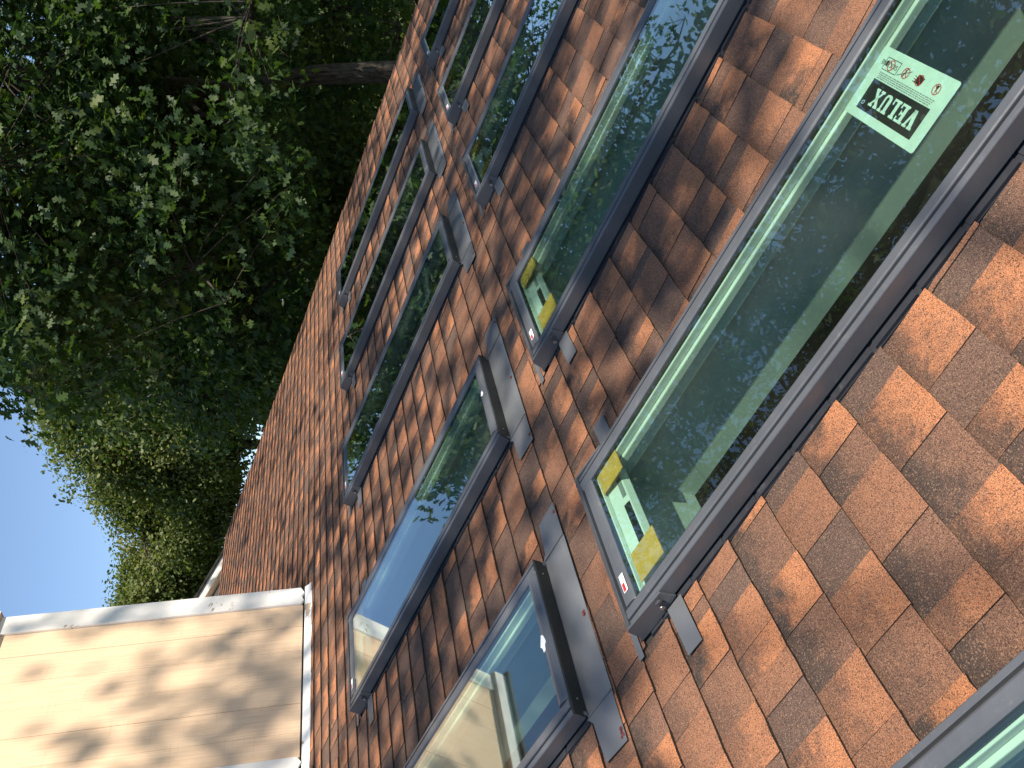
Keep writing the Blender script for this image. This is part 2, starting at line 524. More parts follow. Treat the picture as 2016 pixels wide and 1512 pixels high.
cpart(MB().box(CH0 - .03, CH1 + .03, YC - .045, YC + 1.0, ZC + 1.931, ZC + 2.06), 'frieze_board', M['trimwhite'], .003)
cpart(MB().box(CH0 - .06, CH1 + .06, YC - .075, YC + 1.03, ZC + 2.061, ZC + 2.09), 'cap', M['flash'])
bf = MB(); n = 60; pts = []
xs = np.linspace(CH0 - .01, CH1 + .012, n)
r = random.Random(3); wob = np.cumsum([r.uniform(-.004, .004) for _ in range(n)]); wob -= np.linspace(wob[0], wob[-1], n)
vv, f_ = [], []
for i, x in enumerate(xs):
    low = -.004 + .5 * wob[i] + r.uniform(-.002, .002)
    for (y, z) in ((.010, .036), (-.006, .034), (-.020 + .3*wob[i], .016), (-.050 + wob[i], low - .006), (-.050 + wob[i], low - .010), (.010, -.01)):
        vv.append((x, YC + y, ZC + z))
for i in range(n - 1):
    for k in range(6):
        l = (k + 1) % 6
        f_.append((6*i+k, 6*i+l, 6*(i+1)+l, 6*(i+1)+k))
cpart(bf.add(vv, f_), 'base_flashing', M['white'])

# gable wing behind the ridge --------------------------------------------
YW = 9.5; SL = .357; XP = 6.4
zt = lambda x: 3.70 - (x - 8.82) * SL
wing = empty('gable_wing', Matrix.Translation((8.0, YW + 2, GZ)))
tag(wing, 'white-trimmed gable rising behind the roof ridge beside the chimney chase', 'gable')
WI = wing.matrix_world.inverted()
def wpart(mb, name, mat):
    o = mb.build(name, mat, wing); o.matrix_local = WI.copy(); return o
def rake(y0, y1, d0, d1):
    a, b = XP, 10.1
    mb = MB().prism([(a, zt(a) - d1), (b, zt(b) - d1), (b, zt(b) - d0), (a, zt(a) - d0)], y0, y1, 'y')
    a2 = 2 * XP - b
    return mb.prism([(a2, zt(b) - d1), (a, zt(a) - d1), (a, zt(a) - d0), (a2, zt(b) - d0)], y0, y1, 'y')
wpart(rake(YW - .03, YW + 6, 0, .035), 'roof', M['felt'])
wpart(rake(YW, YW + .03, .036, .15), 'rake_board', M['trimwhite'])
wpart(rake(YW + .031, YW + .24, .11, .13), 'soffit', M['trimwhite'])
wpart(rake(YW + .21, YW + .245, .16, .235), 'frieze_board', M['trimwhite'])
wl = MB().prism([(XP - 3.4, GZ), (XP + 3.4, GZ), (XP + 3.4, zt(XP + 3.4) - .14), (XP, zt(XP) - .14), (XP - 3.4, zt(XP + 3.4) - .14)], YW + .25, YW + 5.8, 'y')
wpart(wl, 'wall', M['siding'])
wpart(MB().box(XP + 3.3, XP + 3.42, YW + .225, YW + .249, GZ, zt(XP + 3.4) - .2), 'corner_trim', M['trimwhite'])

# ------------------------------------------------------------------ skylights
def make_skylight():
    root = empty('skylight')
    def P(mb, name, mat, parent=root, bevel=.0012): return mb.build(name, M[mat], parent, bevel)
    prof = [(0, .016), (0, .062), (.002, .0650), (.0140, .0660), (.0147, .053), (.0205, .053), (.0212, .0668), (.025, .0685), (.046, .0665), (.0515, .0625), (.0515, .05), (.012, .05), (.012, .016)]
    P(MB().prism(prof, .001, L - .010, 'y'), 'side_cladding', 'clad')
    P(MB().prism([(W - x, z) for x, z in prof], .001, L - .010, 'y'), 'side_cladding', 'clad')
    ft_ = [(.0145, .05), (.012, .0625), (.0155, .0655), (.018, .0665), (.024, .0695), (.036, .0705), (.048, .068), (.055, .0635), (.057, .058), (.057, .05)]
    fo = P(MB().prism(ft_, .0525, W - .0525, 'x'), 'foot_cladding', 'clad')
    P(MB().prism([(.003, .0165), (-.004, .060), (-.002, .0645), (.0005, .0645), (.0005, .05), (.012, .0165)], -.001, W + .001, 'x'), 'foot_face', 'foot', fo, .0008)
    P(MB().box(.0525, W - .0525, .0008, .0115, .055, .0635), 'foot_lip', 'clad', fo, .001)
    for x in (.05, W - .05):
        P(MB().disc((x - .004, .0, .038), .003, .004, 8, 'x'), 'screw', 'screw', fo, 0)
    # head
    hp = [(L - .064, .05), (L - .064, .0605), (L - .058, .0655), (L - .045, .0685), (L - .024, .068), (L - .020, .060), (L - .0165, .060), (L - .0165, .05)]
    P(MB().prism(hp, .0525, W - .0525, 'x'), 'head_cladding', 'clad')
    hd = P(MB().prism([(L - .0155, .012), (L - .0155, .0715), (L - .004, .0735), (L + .003, .066), (L + .008, .050), (L + .011, .034), (L + .018, .020), (L + .030, .012), (L + .034, .009), (L + .034, .006)], -.0045, W + .0045, 'x'), 'hood', 'hood')
    sp = [(L - .150, .014), (L - .150, .0645), (L - .0165, .0725), (L - .004, .0735), (L + .003, .066), (L + .008, .050), (L + .011, .034), (L + .018, .020), (L + .028, .010), (L - .03, .008), (L - .10, .010)]
    for x0, x1 in ((-.0065, -.0005), (W + .0005, W + .0065)):
        P(MB().prism(sp, x0, x1, 'x'), 'hood_side', 'clad', hd)
    for sx, x in ((-1, -.0065), (1, W + .0065)):
        hk = MB(); a, b = (x - .006, x) if sx < 0 else (x, x + .006)
        hk.box(a, b, L - .128, L - .112, .034, .056); hk.box(a + sx * .004, b + sx * .004, L - .134, L - .120, .050, .058)
        ho = P(hk, 'latch_hook', 'hood', hd, .001)
        P(MB().disc((a if sx < 0 else x, L - .106, .030), .0075, .006, 14, 'x'), 'screw', 'screw', hd, .001)
    # warning label on the head
    lb = P(MB().box(.085, .140, L - .056, L - .037, .0692, .0700), 'head_label', 'paper', hd, 0)
    P(MB().box(.087, .112, L - .050, L - .039, .0701, .0704), 'red_print', 'ink_red', hd, 0)
    # glazing
    P(MB().box(.0485, W - .0485, .054, L - .061, .0575, .0605), 'glass', 'glass', root, 0)
    ga = MB()
    x0, x1, y0, y1 = .047, W - .047, .052, L - .058
    for (a, b, c, d) in ((x0, x0 + .012, y0, y1), (x1 - .012, x1, y0, y1), (x0 + .012, x1 - .012, y0, y0 + .012), (x0 + .012, x1 - .012, y1 - .014, y1)):
        ga.box(a, b, c, d, .050, .0565)
    P(ga, 'gasket', 'gasket', root, 0)
    # stepped white inner frame
    nf = MB()
    for ins, z0, z1, o_ in ((.064, .026, .0495, .04), (.074, .002, .0245, .03), (.067, -.034, .0005, .02)):
        nf.box(o_, ins, .03, L - .03, z0, z1); nf.box(W - ins, W - o_, .03, L - .03, z0, z1)
        nf.box(ins, W - ins, .03, ins + .004, z0, z1); nf.box(ins, W - ins, L - ins - .012, L - .03, z0, z1)
    P(nf, 'inner_frame', 'pine', root, .0025)
    gp = MB()
    for ins, z0, z1 in ((.056, .0245, .026), (.060, .0005, .002)):
        gp.box(.03, ins, .035, L - .035, z0, z1); gp.box(W - ins, W - .03, .035, L - .035, z0, z1)
    P(gp, 'seal', 'gasket', root, 0)
    # light shaft down through the rafters
    dz = -.322
    for (a, b, c, d) in ((.012, .0225, .02, L - .06), (W - .0225, W - .012, .02, L - .06), (.023, W - .023, .02, .03), (.023, W - .023, L - .07, L - .06)):
        P(MB().box(a, b, c, d, dz, -.0345), 'shaft_panel', 'shaft', root, 0)
    # blind cassette at the head
    cs = P(MB().prism([(L - .150, .000), (L - .143, .026), (L - .085, .036), (L - .077, .036), (L - .077, .000)], .0755, W - .0755, 'x'), 'blind_cassette', 'cassette', root, .003)
    P(MB().prism([(L - .1405, .0272), (L - .118, .0311), (L - .118, .0321), (L - .1405, .0282)], .19, .335, 'x'), 'solar_strip', 'pv', cs, 0)
    P(MB().prism([(L - .1395, .0275), (L - .124, .0302), (L - .124, .0307), (L - .1395, .0280)], .36, .43, 'x'), 'printed_label', 'grey_ink', cs, 0)
    # cardboard corner packing under the glass
    for (a, b, c, d) in ((.078, .172, L - .205, L - .092), (.412, W - .040, L - .190, L - .080)):
        P(MB().box(a, b, c, d, .0498, .0528), 'cardboard_pad', 'card', root, 0)
    # side flashing in steps, one card to each course
    for s in (0, 1):
        fx = MB()
        xa, xb = (-.022, .012) if s == 0 else (W - .012, W + .022)
        fx.box(xa, xb, .0, L - .01, -.001, .0035)
        n = 13
        for q in range(n):
            c0 = .02 + q * .14; c1 = min(c0 + .128, L - .012)
            if s == 0:
                fx.box(-.0195, -.0180, c0, c1, .0036, .0125); fx.box(-.0178, .011, c0, c1, .0036, .0065)
            else:
                fx.box(W + .0180, W + .0195, c0, c1, .0036, .0125); fx.box(W - .011, W + .0178, c0, c1, .0036, .0065)
        P(fx, 'side_flashing', 'flashdark', root, 0)
        P(MB().box(.0112, .0118, .02, L - .02, -.001, .05) if s == 0 else MB().box(W - .0118, W - .0112, .02, L - .02, -.001, .05), 'curb', 'flashdark', root, 0)
    # flashing cards showing beside the head
    for a, b in ((-.152, -.0135), (W + .0135, W + .152)):
        P(MB().prism([(a, L - .172), (b, L - .166), (b, L - .104), (a, L - .112)], .0150, .0160, 'z'), 'flashing_card', 'flash', root, 0)
    P(MB().box(-.045, W + .045, L + .036, L + .058, .0130, .0140), 'head_flashing', 'flash', root, 0)
    # apron below the foot
    ap = MB(); n = 8
    vv, f_ = [], []
    prof = [(-.128, .0150), (-.09, .0155), (-.05, .0150), (-.02, .0140), (-.004, .0135), (.010, .0130)]
    xsA = np.linspace(-.006, W + .006, 14)
    rr = random.Random(5)
    for x in xsA:
        for (y, z) in prof: vv.append((x, y + (rr.uniform(-.001, .001) if y == -.128 else 0), z + rr.uniform(-.0009, .0009)))
    b0 = len(vv)
    for x in xsA:
        for (y, z) in prof: vv.append((x, y, z - .003))
    k = len(prof)
    for i in range(13):
        for j in range(k - 1):
            f_.append((i*k+j, (i+1)*k+j, (i+1)*k+j+1, i*k+j+1))
            f_.append((b0+i*k+j, b0+i*k+j+1, b0+(i+1)*k+j+1, b0+(i+1)*k+j))
        f_.append((i*k, b0+i*k, b0+(i+1)*k, (i+1)*k))
    aps = P(ap.add(vv, f_), 'apron_flashing', 'flash', root, 0)
    for p in aps.data.polygons: p.use_smooth = True
    for s in (0, 1):
        X = (lambda x: x) if s == 0 else (lambda x: W - x)
        P(MB().prism([(X(-.152), -.127), (X(-.0075), -.128), (X(-.0075), .012), (X(-.030), -.010), (X(-.148), -.018)], .0145, .0158, 'z'), 'apron_ear', 'flash', root, 0)
        P(MB().prism([(X(-.0085), -.127), (X(-.0045), -.127), (X(-.0045), .0), (X(-.0085), .0)], .0150, .0195, 'z'), 'seam', 'flash', aps, 0)
        P(MB().disc((X(-.115), -.118, .0155), .006, .003, 10, 'z'), 'screw', 'sealant', aps, 0)
    P(MB().disc((W * .46, -.112, .0145), .006, .004, 10, 'z'), 'screw', 'sealant', aps, 0)
    return root

SERIF = {}
def letters(mb, x, y, h, z0, z1):
    """slab-serif capitals V E L U X; h cap height, baseline y"""
    s = h * .17; t = h * .24; sf = h * .13
    def bx(a, b, c, d): mb.box(x + a, x + b, y + c, y + d, z0, z1)
    def sl(a, b, wd): mb.prism([(x + a[0] - wd/2, y + a[1]), (x + a[0] + wd/2, y + a[1]), (x + b[0] + wd/2, y + b[1]), (x + b[0] - wd/2, y + b[1])], z0, z1, 'z')
    w = h * .78; g_ = h * .10
    # V
    sl((w*.5, 0), (w*.22, h - sf), t * 1.05); sl((w*.5, 0), (w*.80, h - sf), t * .7); bx(0, w*.45, h - sf, h); bx(w*.58, w, h - sf, h); x += w + g_
    # E
    w2 = h * .66
    bx(h*.08, h*.08 + t, 0, h); bx(0, h*.08, 0, sf); bx(0, h*.08, h - sf, h)
    bx(h*.08 + t, w2, 0, sf); bx(h*.08 + t, w2, h - sf, h); bx(h*.08 + t, w2*.78, h*.44, h*.56)
    bx(w2 - sf*.7, w2, sf, h*.28); bx(w2 - sf*.7, w2, h*.72, h - sf); bx(w2*.78 - sf*.6, w2*.78, h*.36, h*.44); bx(w2*.78 - sf*.6, w2*.78, h*.56, h*.64); x += w2 + g_
    # L
    bx(h*.08, h*.08 + t, 0, h - sf); bx(0, h*.16 + t, h - sf, h); bx(0, h*.08, 0, sf); bx(h*.08 + t, w2*.95, 0, sf); bx(w2*.95 - sf*.7, w2*.95, sf, h*.34); x += w2 * .95 + g_
    # U
    w3 = h * .76
    bx(0, h*.16 + t, h - sf, h); bx(h*.08, h*.08 + t, h*.22, h - sf); bx(w3 - h*.30, w3, h - sf, h); bx(w3 - h*.22, w3 - h*.08, h*.22, h - sf)
    mb.prism([(x + h*.08, y + h*.22), (x + h*.16, y + h*.05), (x + h*.30, y), (x + w3 - h*.30, y), (x + w3 - h*.16, y + h*.05), (x + w3 - h*.08, y + h*.22), (x + w3 - h*.22, y + h*.22), (x + w3 - h*.30, y + sf), (x + h*.08 + t + h*.04, y + sf), (x + h*.08 + t, y + h*.22)], z0, z1, 'z'); x += w3 + g_
    # X
    sl((w*.80, sf), (w*.20, h - sf), t); sl((w*.20, sf), (w*.80, h - sf), t * .6)
    bx(0, w*.42, 0, sf); bx(w*.58, w, 0, sf); bx(0, w*.42, h - sf, h); bx(w*.58, w, h - sf, h); x += w + g_
    return x

def text_mesh(body, size):
    cu = bpy.data.curves.new('txt', 'FONT'); cu.body = body; cu.size = size; cu.extrude = .0001
    ob = bpy.data.objects.new('txt', cu); COL.objects.link(ob)
    bpy.context.view_layer.update()
    me = bpy.data.meshes.new_from_object(ob.evaluated_get(bpy.context.evaluated_depsgraph_get()))
    bpy.data.objects.remove(ob); bpy.data.curves.remove(cu)
    return me

def make_sticker(root, x0, x1, y0, y1, full=True):
    z = .0535; sx, sy = x1 - x0, y1 - y0; c = .004
    st = MB().prism([(x0 + c, y0), (x1 - c, y0), (x1, y0 + c), (x1, y1 - c), (x1 - c, y1), (x0 + c, y1), (x0, y1 - c), (x0, y0 + c)], z, z + .0006, 'z').build('sticker', M['sticker'], root)
    z += .0008
    bx0, bx1, by0, by1 = x0 + sx*.115, x0 + sx*.885, y0 + sy*.435, y0 + sy*.875
    MB().box(bx0, bx1, by0, by1, z, z + .0002).build('logo_panel', M['ink'], st)
    lt = MB(); h = (by1 - by0) * .58
    wtot = letters(MB(), 0, 0, h, 0, 1)
    k = (bx1 - bx0) * .80 / wtot
    # letters stretched to the panel width
    letters(lt, 0, 0, h, z + .0003, z + .0005)
    ox, oy = bx0 + (bx1 - bx0) * .07, by0 + (by1 - by0) * .20
    lt.v = [(ox + a * k, oy + b, c_) for a, b, c_ in lt.v]
    lt.ring(bx1 - sx*.045, by1 - sy*.10, sx*.012, sx*.016, z + .0003, z + .0005, 12)
    lt.build('lettering', M['sticker'], st)
    # four crossed-out symbols
    yy = y0 + sy * .20; r = sx * .042
    rg, ik = MB(), MB()
    for i, fx in enumerate((.185, .40, .585, .79)):
        cx = x0 + sx * fx
        rg.ring(cx, yy, r * .84, r, z + .0004, z + .0006, 18); rg.bar((cx - r*.6, yy + r*.6), (cx + r*.6, yy - r*.6), r*.14, z + .0004, z + .0006)
        if i == 0:
            ik.prism([(cx - r*.35, yy - r*.7), (cx + r*.35, yy - r*.7), (cx + r*.1, yy + r*.3), (cx, yy + r), (cx - r*.1, yy + r*.3)], z, z + .0002, 'z')
        elif i == 1:
            ik.prism([(cx - r*1.1, yy - r*.6), (cx + r*.9, yy - r*.9), (cx + r*1.2, yy + r*.5), (cx - r*.6, yy + r*.9)], z, z + .0002, 'z')
            for q in range(3): ik.bar((cx + r*.4, yy - r*(.2 - q*.45)), (cx + r*1.7, yy - r*(.4 - q*.45)), r*.12, z, z + .0002)
        elif i == 2:
            ik.bar((cx - r*1.4, yy - r*.7), (cx + r*2.0, yy + r*.9), r*.13, z, z + .0002); ik.bar((cx, yy - r*.9), (cx + r*.5, yy + r*.9), r*.25, z, z + .0002)
        else:
            for (a, b) in (((-2.4, -1.1), (2.1, -1.1)), ((2.1, -1.1), (2.1, 1.1)), ((2.1, 1.1), (-2.4, 1.1)), ((-2.4, 1.1), (-2.4, -1.1))):
                ik.bar((cx + a[0]*r, yy + a[1]*r), (cx + b[0]*r, yy + b[1]*r), r*.12, z, z + .0002)
            ik.prism([(cx + r*1.2, yy - r*.7), (cx + r*1.7, yy - r*.5), (cx + r*1.6, yy + r*.5), (cx + r*1.1, yy + r*.2)], z, z + .0002, 'z')
    rg.build('prohibition_sign', M['ink_red'], st); ik.build('symbol', M['ink'], st)
    tm = text_mesh('SILICONE', sx * .052); tm.materials.clear(); tm.materials.append(M['ink'])
    o = link('lettering', tm, st); o.location = (x0 + sx * .705, yy - sx * .018, z + .0001)
    fine = MB(); rr = random.Random(11)
    for q in range(4):                              # lines of fine print, too small to read
        yq = y0 + sy * (.325 + .026 * q); x = x0 + sx * (.13 + .01*q)
        while x < x0 + sx * .86:
            wd = sx * rr.uniform(.012, .045); fine.box(x, min(x + wd, x0 + sx*.87), yq, yq + sy * .014, z, z + .0002); x += wd + sx * .008
    fine.build('fine_print', M['grey_ink'], st)

def torn_paper(root, cx, cy, s):
    r = random.Random(int(cx * 100)); p = []
    for i in range(11):
        a = 2 * math.pi * i / 11; k = r.uniform(.55, 1.1)
        p.append((cx + math.cos(a) * s * k, cy + math.sin(a) * s * .62 * k))
    MB().prism(p, .0708, .0722, 'z').build('torn_paper', M['paper'], root)

proto = make_skylight()
def put(o, u, vf):
    o.matrix_world = ROOF @ Matrix.Translation((u, vf, 0))
upper = ['upper-row skylight cut off by the bottom picture edge, glass reflecting the tan chimney chase',
         'long upper-row skylight mirroring clear blue sky, scrap of white paper on its foot',
         'upper-row skylight in the middle of the row, VELUX sticker near its foot, glass reflecting trees',
         'narrow upper-row skylight, fourth from the viewer, with a small VELUX sticker',
         'farthest skylight of the upper row, closest to the dark trees along the roof edge']
lower = ['skylight corner cut off at the bottom right picture corner, nearest of all',
         'large near skylight with big VELUX sticker and cardboard pads, lower row',
         'lower-row skylight just beyond the large one with the big sticker, in dappled shade',
         'third visible skylight of the lower row, cut by the top picture edge, cardboard pad inside',
         'fourth visible skylight of the lower row, in shade near the top edge',
         'farthest skylight of the lower row, at the top edge by the dark trees']
first = True
def new_sky():
    global first
    if first: first = False; return proto
    return copy_tree(proto)
sk = {}
roots = []
for i in range(1, len(UA) + len(UB)): roots.append(copy_tree(proto))
roots.insert(0, proto)
for i, u in enumerate(UA):
    o = roots[i]; put(o, u, VA); tag(o, upper[i], 'skylight', 'skylights in two rows on the roof'); sk['A', i] = o
for i, u in enumerate(UB):
    o = roots[len(UA) + i]; put(o, u, VB); tag(o, lower[i], 'skylight', 'skylights in two rows on the roof'); sk['B', i] = o
make_sticker(sk['B', 1], .174, .443, .371, .519)
make_sticker(sk['A', 2], .165, .436, .304, .449)
make_sticker(sk['A', 3], .143, .426, .356, .498)
torn_paper(sk['A', 0], .26, .046, .030)
torn_paper(sk['A', 1], .305, .034, .017)
# smears of red sealant on the nearest aprons
for key, spots in ((('A', 0), ((-.128, -.116, .017), (.26, -.112, .009))), (('A', 1), ((-.12, -.12, .008),))):
    for (x, y, s) in spots:
        r = random.Random(int(abs(x) * 1000)); mb = MB()
        for q in range(7):
            a = r.uniform(0, 6.28); d = s * r.uniform(.1, .8)
            mb.disc((x + math.cos(a) * d, y + math.sin(a) * d * .6, .0152), s * r.uniform(.14, .32), r.uniform(.001, .003), 9, 'z')
        mb.build('sealant', M['sealant'], sk[key])

# ------------------------------------------------------------------ trees
def np_mesh(name, V, F, mat, tint=None, smooth=False):
    """V (n,3), F list of (m,k) int arrays"""
    me = bpy.data.meshes.new(name)
    V = np.asarray(V, np.float32)
    me.vertices.add(len(V)); me.vertices.foreach_set('co', V.ravel())
    tot = np.concatenate([np.full(len(f), f.shape[1], np.int32) for f in F])
    lv = np.concatenate([f.ravel() for f in F]).astype(np.int32)
    me.loops.add(len(lv)); me.loops.foreach_set('vertex_index', lv)
    me.polygons.add(len(tot))
    st = np.concatenate([[0], np.cumsum(tot)[:-1]]).astype(np.int32)
    me.polygons.foreach_set('loop_start', st)
    try: me.polygons.foreach_set('loop_total', tot)
    except Exception: pass
    if smooth: me.polygons.foreach_set('use_smooth', np.ones(len(tot), bool))
    me.update(calc_edges=True)
    if tint is not None:
        a = me.attributes.new('tint', 'FLOAT', 'POINT'); a.data.foreach_set('value', np.asarray(tint, np.float32))
    me.materials.append(mat)
    return me

LEAF = {'oak': [(0, .012), (.19, .19), (.27, .06), (.47, .33), (.56, .09), (.77, .29), (.85, .12), (1.0, .04)],
        'plain': [(0, .015), (.34, .28), (.68, .27), (1.0, .02)],
        'coarse': [(0, .05), (.5, .36), (1.0, .05)]}
def leaves_mesh(name, C, N, size, shape, mat, rng, twist=1.0):
    """C (n,3) positions, N (n,3) leaf normals"""
    n = len(C); out = LEAF[shape]; k = len(out)
    base = []
    for x, y in out: base += [(x, -y), (x, y)]
    base = np.array(base)                                     # (2k,2)
    N = N / np.linalg.norm(N, axis=1, keepdims=True)
    r = rng.normal(size=(n, 3)); T = r - N * np.sum(r * N, 1, keepdims=True); T /= np.linalg.norm(T, axis=1, keepdims=True)
    Bv = np.cross(N, T)
    s = size * rng.uniform(.65, 1.25, n)
    curl = rng.uniform(-.05, .35, n)
    X = base[:, 0][None, :, None]; Y = base[:, 1][None, :, None]
    Z = -(curl[:, None] * (base[:, 0] ** 2)[None, :])[:, :, None]
    V = C[:, None, :] + s[:, None, None] * ((X - .4) * T[:, None, :] + Y * Bv[:, None, :] + Z * N[:, None, :])
    V = V.reshape(-1, 3)
    q = np.array([[2*i, 2*i+2, 2*i+3, 2*i+1] for i in range(k - 1)])
    F = (np.arange(n) * 2 * k)[:, None, None] + q[None]
    tint = np.repeat(np.clip(rng.normal(.45, .28, n), 0, 1), 2 * k)
    return np_mesh(name, V, [F.reshape(-1, 4)], mat, tint)

def tubes_mesh(name, paths, mat, sides=7):
    Vs, Fs = [], []; o = 0
    for P, Rr, sd in paths:
        P = np.asarray(P, float); n = len(P)
        ref = np.array([0.3, .7, .2]) ; 
        D = np.gradient(P, axis=0); D /= np.linalg.norm(D, axis=1, keepdims=True) + 1e-9
        A = np.cross(D, ref); A /= np.linalg.norm(A, axis=1, keepdims=True) + 1e-9
        Bv = np.cross(D, A)
        an = np.arange(sd) * 2 * math.pi / sd
        ring = P[:, None, :] + np.asarray(Rr)[:, None, None] * (np.cos(an)[None, :, None] * A[:, None, :] + np.sin(an)[None, :, None] * Bv[:, None, :])
        Vs.append(ring.reshape(-1, 3))
        i, j = np.meshgrid(np.arange(n - 1), np.arange(sd), indexing='ij'); j2 = (j + 1) % sd
        Fs.append(np.stack([o + i*sd + j, o + i*sd + j2, o + (i+1)*sd + j2, o + (i+1)*sd + j], -1).reshape(-1, 4)); o += n * sd
    return np_mesh(name, np.concatenate(Vs), [np.concatenate(Fs)], mat, None, True)

def curve(a, b, n, sag, rng, wob=.06):
    t = np.linspace(0, 1, n)[:, None]; d = np.linalg.norm(b - a)
    P = a + (b - a) * t; P[:, 2] += sag * d * (4 * t * (1 - t))[:, 0]
    P[1:-1] += rng.normal(0, wob * d / n, (n - 2, 3)).cumsum(0) * .6
    return P

def make_tree(name, label, group, trunk, r0, blobs, leaf, size, per, mat, seed, crad=.45, limbs=10, carve=.35, cat='tree', limb_r=1.0):
    """trunk: world points; blobs: (centre, (rx,ry,rz), clusters)"""
    rng = np.random.default_rng(seed)
    base = np.array([trunk[0][0], trunk[0][1], GZ])
    root = empty(name, Matrix.Translation(base.tolist())); tag(root, label, cat, group)
    T = [np.asarray(p, float) for p in trunk]
    # smooth trunk
    tp = np.concatenate([np.linspace(T[i], T[i+1], 5, endpoint=(i == len(T) - 2)) for i in range(len(T) - 1)])
    for _ in range(3): tp[1:-1] = (tp[:-2] + 2 * tp[1:-1] + tp[2:]) / 4
    tr = np.linspace(r0, r0 * .42, len(tp)); tr[0] *= 1.35
    o = link('trunk', tubes_mesh('trunk', [(tp - base, tr, 12)], M['bark']), root)
    cl = []; cn = []
    ph = rng.uniform(0, 6, (4, 3)); fr = rng.uniform(.7, 1.7, (4, 3))
    for c, rad, k in blobs:
        c = np.asarray(c, float); rad = np.asarray(rad if np.ndim(rad) else (rad,) * 3, float)
        kk = int(k * 1.6)
        d = rng.normal(size=(kk, 3)); d /= np.linalg.norm(d, axis=1, keepdims=True)
        rr = rng.uniform(.25, 1.0, (kk, 1)) ** .5 * (1 + .10 * rng.normal(size=(kk, 1)).clip(-1.5, 1.2))
        p = c + d * rr * rad
        nz = sum(np.sin((p * fr[i] * 1.3 + ph[i]).sum(1)) for i in range(4)) / 4
        keep = nz > (carve - .5)
        p, d = p[keep][:k], d[keep][:k]
        cl.append(p); cn.append(d)
    cl = np.concatenate(cl); cn = np.concatenate(cn)
    # limbs reach from the trunk to spread clusters, twigs from the limbs to the others
    paths = []; nodes = [tp[len(tp)//3:]]; nr = [tr[len(tp)//3:]]
    pick = [int(rng.integers(len(cl)))]
    dm = np.linalg.norm(cl - cl[pick[0]], axis=1)
    for _ in range(min(limbs, len(cl)) - 1):
        i = int(np.argmax(dm)); pick.append(i); dm = np.minimum(dm, np.linalg.norm(cl - cl[i], axis=1))
    lims = []
    for i in pick:
        s = int(len(tp) * rng.uniform(.45, .98)); s = min(s, len(tp) - 1)
        P = curve(tp[s], cl[i], 9, rng.uniform(.02, .14), rng, .18)
        R_ = np.linspace(tr[s] * .62 * limb_r, .012, 9)
        paths.append((P - base, R_, 6)); nodes.append(P[2:]); nr.append(R_[2:])
    ND = np.concatenate(nodes); NR = np.concatenate(nr)
    tw = []
    for i in range(len(cl)):
        dd = np.linalg.norm(ND - cl[i], axis=1); j = int(np.argmin(dd))
        if dd[j] < .08: continue
        P = curve(ND[j], cl[i], 5, .05, rng, .12)
        paths.append((P - base, np.linspace(min(NR[j] * .6, .022), .004, 5), 3))
    link('limb', tubes_mesh('limb', paths, M['bark']), root)
    # leaves
    k = rng.poisson(per, len(cl)).clip(3)
    idx = np.repeat(np.arange(len(cl)), k)
    off = rng.normal(size=(len(idx), 3)).clip(-1.45, 1.45) * np.array([1, 1, .62]) * crad * .55
    P = cl[idx] + off
    N = rng.normal(size=(len(idx), 3)) * .75 + np.array([0, 0, .75]) + cn[idx] * .55 + off / crad * .35
    lf = link('crown', leaves_mesh('crown', P - base, N, size, leaf, mat, rng), root)
    tag(lf, kind='stuff')
    return root

def ground_at(p): return np.array([p[0], p[1], GZ])

# great oak just beyond the rake edge
d1 = 13.5
tA = [ground_at(at(760, 140, d1)), at(790, 141, d1), at(690, 144, d1), at(610, 148, d1), at(545, 163, d1), at(480, 178, d1 - .2), at(380, 190, d1 - .4), at(200, 230, d1 - .6), at(-100, 240, d1 - .4), at(-500, 220, d1)]
make_tree('oak_tree', 'big dark oak with thick grey trunk rising behind the roof edge', 'trees beyond the roof', tA, .175,
          [(at(330, 260, 11.8), (2.6, 2.6, 2.0), 190), (at(110, 520, 11.2), (2.0, 2.0, 1.7), 170), (at(90, 120, 12.5), (2.6, 2.6, 2.0), 180),
           (at(480, 560, 13.0), (1.8, 2.2, 1.3), 110), (at(60, 630, 10.8), (.8, .8, .8), 40),
           (at(-330, 330, 12.0), (3.2, 3.2, 2.2), 170), (at(-800, 150, 11.0), (3.4, 3.4, 2.4), 130), (at(-1250, 60, 9.5), (3.0, 3.0, 2.0), 90)],
          'oak', .145, 52, M['oak'], 21, crad=.54, limbs=22, carve=.46)
# oak further right, beyond the frame's edge
d2 = 16.5
tB = [ground_at(at(700, -160, d2)), at(700, -160, d2), at(400, -170, d2), at(0, -150, d2), at(-500, -120, d2)]
make_tree('oak_tree', 'dense dark oak behind the far end of the lower skylight row', 'trees beyond the roof', tB, .22,
          [(at(450, 0, 15.5), (3.0, 3.0, 2.2), 150), (at(150, -60, 15.5), (3.4, 3.4, 2.4), 150), (at(-300, -160, 15), (4, 4, 3), 150), (at(640, 40, 16.5), (2.6, 2.6, 1.3), 120),
           (azel(5, 50, 11), (2.4, 2.4, 1.6), 60)],
          'oak', .17, 34, M['oak'], 22, crad=.56, limbs=16, carve=.42)
tE = [ground_at(azel(-13, 0, 13.5)), azel(-13, 0, 13.5), azel(-12, 18, 13.3), azel(-12, 32, 13), azel(-12, 44, 13)]
make_tree('oak_tree', 'oak beyond the top picture edge, seen only mirrored in the near skylight glass', 'trees beyond the roof', tE, .2,
          [(azel(-15, 35, 12.5), (3.0, 3.0, 2.6), 150), (azel(-4, 40, 12.5), (2.8, 2.8, 2.4), 140), (azel(-8, 24, 12.5), (2.8, 2.8, 2.0), 110), (azel(-24, 38, 12), (2.4, 2.4, 2.2), 70)],
          'plain', .17, 40, M['oak'], 25, crad=.62, limbs=14, carve=.22)
